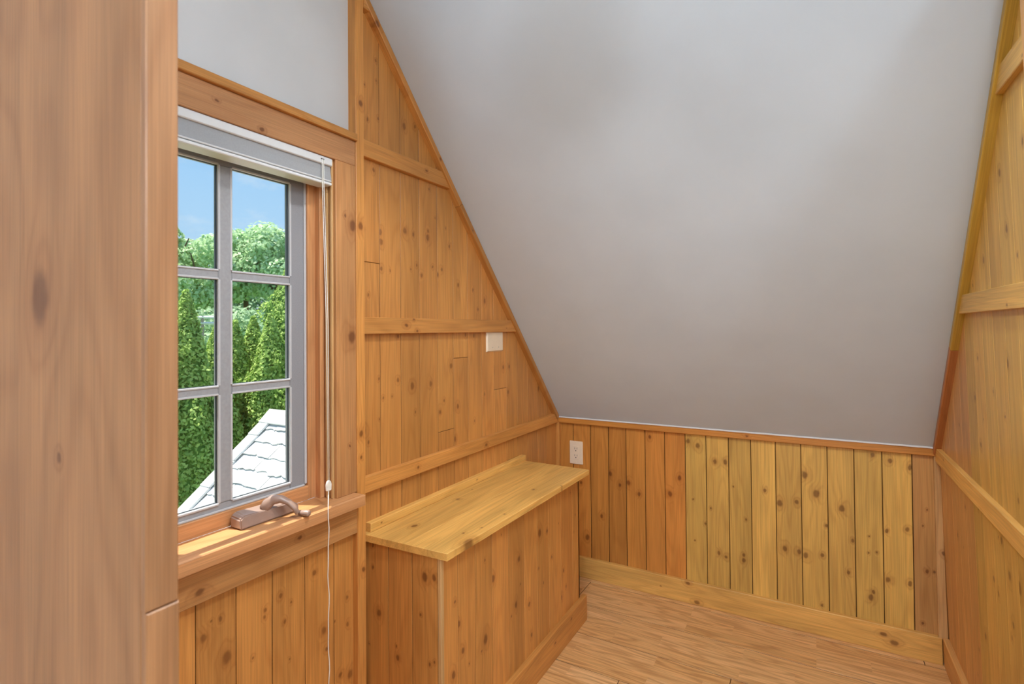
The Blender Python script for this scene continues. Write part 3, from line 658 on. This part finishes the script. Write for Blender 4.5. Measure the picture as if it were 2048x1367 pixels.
def slate(name, x0, x1, s0, s1, lift0, lift1, th, jag=True):
    """a slate on the near slope; s is the distance down from the ridge, lift its height over the deck"""
    n = 5; top = []; bot = []
    for k in range(n):
        x = x0+(x1-x0)*k/(n-1); sj = s1+(rg.uniform(-.014, .014) if jag else 0)
        top.append((x, s0, lift0)); bot.append((x, sj, lift1))
    bm = bmesh.new()
    P = lambda x, s, l: V((x, RY, RZ-.03))+rdn*s+rn*l
    T = [bm.verts.new(P(*p)) for p in top]; Bt = [bm.verts.new(P(*p)) for p in bot]
    T2 = [bm.verts.new(P(p[0], p[1], p[2]-th)) for p in top]; B2 = [bm.verts.new(P(p[0], p[1], p[2]-th)) for p in bot]
    for k in range(n-1):
        bm.faces.new((T[k], T[k+1], Bt[k+1], Bt[k])); bm.faces.new((Bt[k], Bt[k+1], B2[k+1], B2[k])); bm.faces.new((T2[k], T2[k+1], B2[k+1], B2[k]))
    bm.faces.new((T[0], Bt[0], B2[0], T2[0])); bm.faces.new((T[-1], Bt[-1], B2[-1], T2[-1]))
    finish(bm, name, SLATE, rf)
for c in range(13):
    s0 = .03+c*.165
    x = RX0+.10-(c % 2)*.09
    while x < -2.75:
        w = rg.uniform(.17, .25)
        slate('slate', max(x, RX0+.05)+.003, x+w-.003, s0-.04, s0+.165+rg.uniform(0, .02), .012, .030+rg.uniform(0, .010), .012)
        x += w
for c in range(7):      # flat coping along the gable edge
    slate('rake_cap', RX0-.02, RX0+.13, -.02+c*.33, .315+c*.33, .052, .062, .022, False)
for c in range(8):
    x0 = RX0-.02+c*.33; slate('ridge_cap', x0, x0+.325, -.03, .15, .075, .066, .02, False)
slate('roof_flat', -2.75, RX1, 0, 2.6, .02, .02, .012, False)

# ------------------------------------------------------------------ outside: ground, trees, pole
ZG = -5.5
bm = bmesh.new(); add_box(bm, (-90, -1.4), (-50, 80), (ZG-.2, ZG)); tag(finish(bm, 'ground', LAWN), 'green lawn far below the window', 'ground', 'structure')
def ray_dir(px):
    v = rgt*((px-1024)/1045.035)+fwd; v.z = 0; return v.normalized()
def leaves(verts, faces, p, nrm, s, rg, asp=.5):
    a = nrm.cross(V((rg.uniform(-1, 1), rg.uniform(-1, 1), rg.uniform(-1, 1)))).normalized()
    b = nrm.cross(a)
    i = len(verts)
    verts += [p-a*s, p+b*s*asp, p+a*s, p-b*s*asp]; faces.append((i, i+1, i+2, i+3))
def mesh_from(name, verts, faces, m, parent):
    me = bpy.data.meshes.new(name); me.from_pydata([tuple(v) for v in verts], [], faces); me.materials.append(m)
    return link(name, me, parent, Matrix.Identity(4))
def arborvitae(pos, top, rbase, label, seed, nl=18000):
    rg = random.Random(seed); x, y = pos; h = top-ZG
    t = thing('arborvitae', (x, y, ZG), label, 'conifer', group='row of arborvitae outside the window')
    ph = [rg.uniform(0, 6.3) for _ in range(4)]
    lumps = [(rg.uniform(0, 6.28), rg.uniform(.05, 1)**.8, rg.uniform(.10, .24)) for _ in range(46)]
    def rad(u, a):        # u = 0 tip .. 1 base
        r = rbase*(1-math.exp(-u*h/2.0))*(1+.05*math.sin(3*a+ph[0]+u*20)+.05*math.sin(5*a+ph[1]-u*31))
        for la, lu, lr in lumps:
            da = (a-la+math.pi) % (2*math.pi)-math.pi; d2 = (da*.75)**2+((u-lu)*h*.9)**2
            if d2 < .25: r += lr*rbase*math.exp(-d2/.05)
        return r+.03
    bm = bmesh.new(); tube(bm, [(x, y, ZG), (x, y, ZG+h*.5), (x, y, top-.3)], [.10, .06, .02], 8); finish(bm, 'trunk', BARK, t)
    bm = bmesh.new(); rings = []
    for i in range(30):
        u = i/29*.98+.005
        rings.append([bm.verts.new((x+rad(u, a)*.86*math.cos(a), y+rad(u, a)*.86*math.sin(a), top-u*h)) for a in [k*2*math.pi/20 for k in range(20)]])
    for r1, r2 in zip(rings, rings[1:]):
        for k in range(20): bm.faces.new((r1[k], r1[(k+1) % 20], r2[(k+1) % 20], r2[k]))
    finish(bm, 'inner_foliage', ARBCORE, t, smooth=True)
    vs, fs = [], []
    for _ in range(nl):
        u = rg.uniform(0, 1)**.75*.9; a = rg.uniform(0, 6.2832); r = rad(u, a)*rg.uniform(.86, 1.06)
        n = V((math.cos(a), math.sin(a), .35))+V((rg.uniform(-.8, .8), rg.uniform(-.8, .8), rg.uniform(-.5, .9)))
        leaves(vs, fs, V((x+r*math.cos(a), y+r*math.sin(a), top-u*h)), n.normalized(), rg.uniform(.026, .052), rg, .55)
    f = mesh_from('foliage', vs, fs, ARBOR, t); f['kind'] = 'stuff'
specs = [(372, 11.0, 598, .62, 'arborvitae at the left edge of the left window panes'), (432, 11.6, 650, .66, 'arborvitae just left of the middle muntin'),
         (470, 12.0, 640, .60, 'arborvitae straight behind the middle muntin'), (507, 12.2, 634, .62, 'short arborvitae in the middle of the right window panes'),
         (541, 11.6, 630, .66, 'arborvitae left of the tallest one in the right panes'), (577, 12.6, 556, .85, 'tallest arborvitae at the right edge of the window'),
         (626, 11.2, 600, .7, 'arborvitae hidden from here behind the right casing'), (300, 10.8, 610, .65, 'arborvitae hidden from here behind the left panel'), (230, 10.6, 620, .65, 'farthest left arborvitae behind the left panel')]
for i, (px, D, py, rb, lb) in enumerate(specs):
    d = ray_dir(px); top = 1.216-(py-654+ (px-1024)*.0085)/1045*D*1.19
    arborvitae((d.x*D, d.y*D), top, rb, lb, 40+i)
def broadleaf(px, D, py, R, label, m, seed, nclump=22, nl=330, ls=.13, squash=.85):
    rg = random.Random(seed); d = ray_dir(px); x, y = d.x*D, d.y*D
    top = 1.216-(py-650)/1045*D*1.19; cz = top-R*squash
    t = thing('broadleaf_tree', (x, y, ZG), label, 'tree', group='broadleaf trees beyond the hedge')
    bm = bmesh.new(); tube(bm, [(x, y, ZG), (x, y, (ZG+cz)/2), (x, y, cz)], [.28, .2, .1], 8)
    for k in range(5):
        a = k*1.26+.3; tube(bm, [(x, y, cz-R*.6), (x+R*.5*math.cos(a), y+R*.5*math.sin(a), cz+R*.25)], [.08, .03], 5)
    finish(bm, 'trunk', BARK, t)
    vs, fs = [], []
    for _ in range(nclump):
        v = V((rg.gauss(0, 1), rg.gauss(0, 1), rg.gauss(0, 1))).normalized()*R*rg.uniform(.45, .80)
        c = V((x+v.x, y+v.y, cz+v.z*squash)); cr_ = R*rg.uniform(.25, .42)
        for _ in range(nl):
            n = V((rg.gauss(0, 1), rg.gauss(0, 1), rg.gauss(0, 1))).normalized()
            p = c+V((n.x, n.y, n.z*.75))*cr_*rg.uniform(.75, 1.08)
            leaves(vs, fs, p, (n+V((rg.uniform(-.7, .7), rg.uniform(-.7, .7), rg.uniform(-.3, .9)))).normalized(), ls*rg.uniform(.6, 1.3), rg, .6)
    f = mesh_from('foliage', vs, fs, m, t); f['kind'] = 'stuff'
broadleaf(405, 34, 500, 2.6, 'feathery green tree top at the left behind the hedge', LEAF_A, 1)
broadleaf(492, 36, 482, 3.0, 'tall bright tree crown in the upper middle of the window', LEAF_A, 2)
broadleaf(556, 34, 488, 2.9, 'tall tree crown at the upper right of the window', LEAF_A, 3)
broadleaf(345, 35, 485, 2.2, 'tree crown at the far left window edge', LEAF_A, 4)
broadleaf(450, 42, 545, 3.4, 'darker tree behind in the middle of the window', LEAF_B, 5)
broadleaf(530, 44, 545, 3.6, 'dark tree behind the tallest arborvitae', LEAF_B, 6)
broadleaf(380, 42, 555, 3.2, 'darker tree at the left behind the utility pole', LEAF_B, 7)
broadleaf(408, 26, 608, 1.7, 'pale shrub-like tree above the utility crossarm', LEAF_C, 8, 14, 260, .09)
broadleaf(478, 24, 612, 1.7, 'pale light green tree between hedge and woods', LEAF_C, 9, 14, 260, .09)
broadleaf(600, 36, 500, 3.0, 'tree crown hidden behind the right casing', LEAF_A, 10, 16, 200)
d = ray_dir(405); px_, py_ = d.x*22, d.y*22
po = thing('utility_pole', (px_, py_, ZG), 'thin utility pole with two white crossarms among the trees', 'utility pole')
side = V((-d.y, d.x, 0))
zt = 1.216-(626-648)/1045*22*1.19
bm = bmesh.new(); tube(bm, [(px_, py_, ZG), (px_, py_, zt+.05)], [.07, .05], 8); finish(bm, 'pole', POLEW, po)
for z, a, b in ((zt, -.48, .72), (zt-.22, -.05, .75)):
    bm = bmesh.new(); tube(bm, [V((px_, py_, z))-side*a, V((px_, py_, z))-side*b], .06, 6); finish(bm, 'crossarm', INSUL, po)
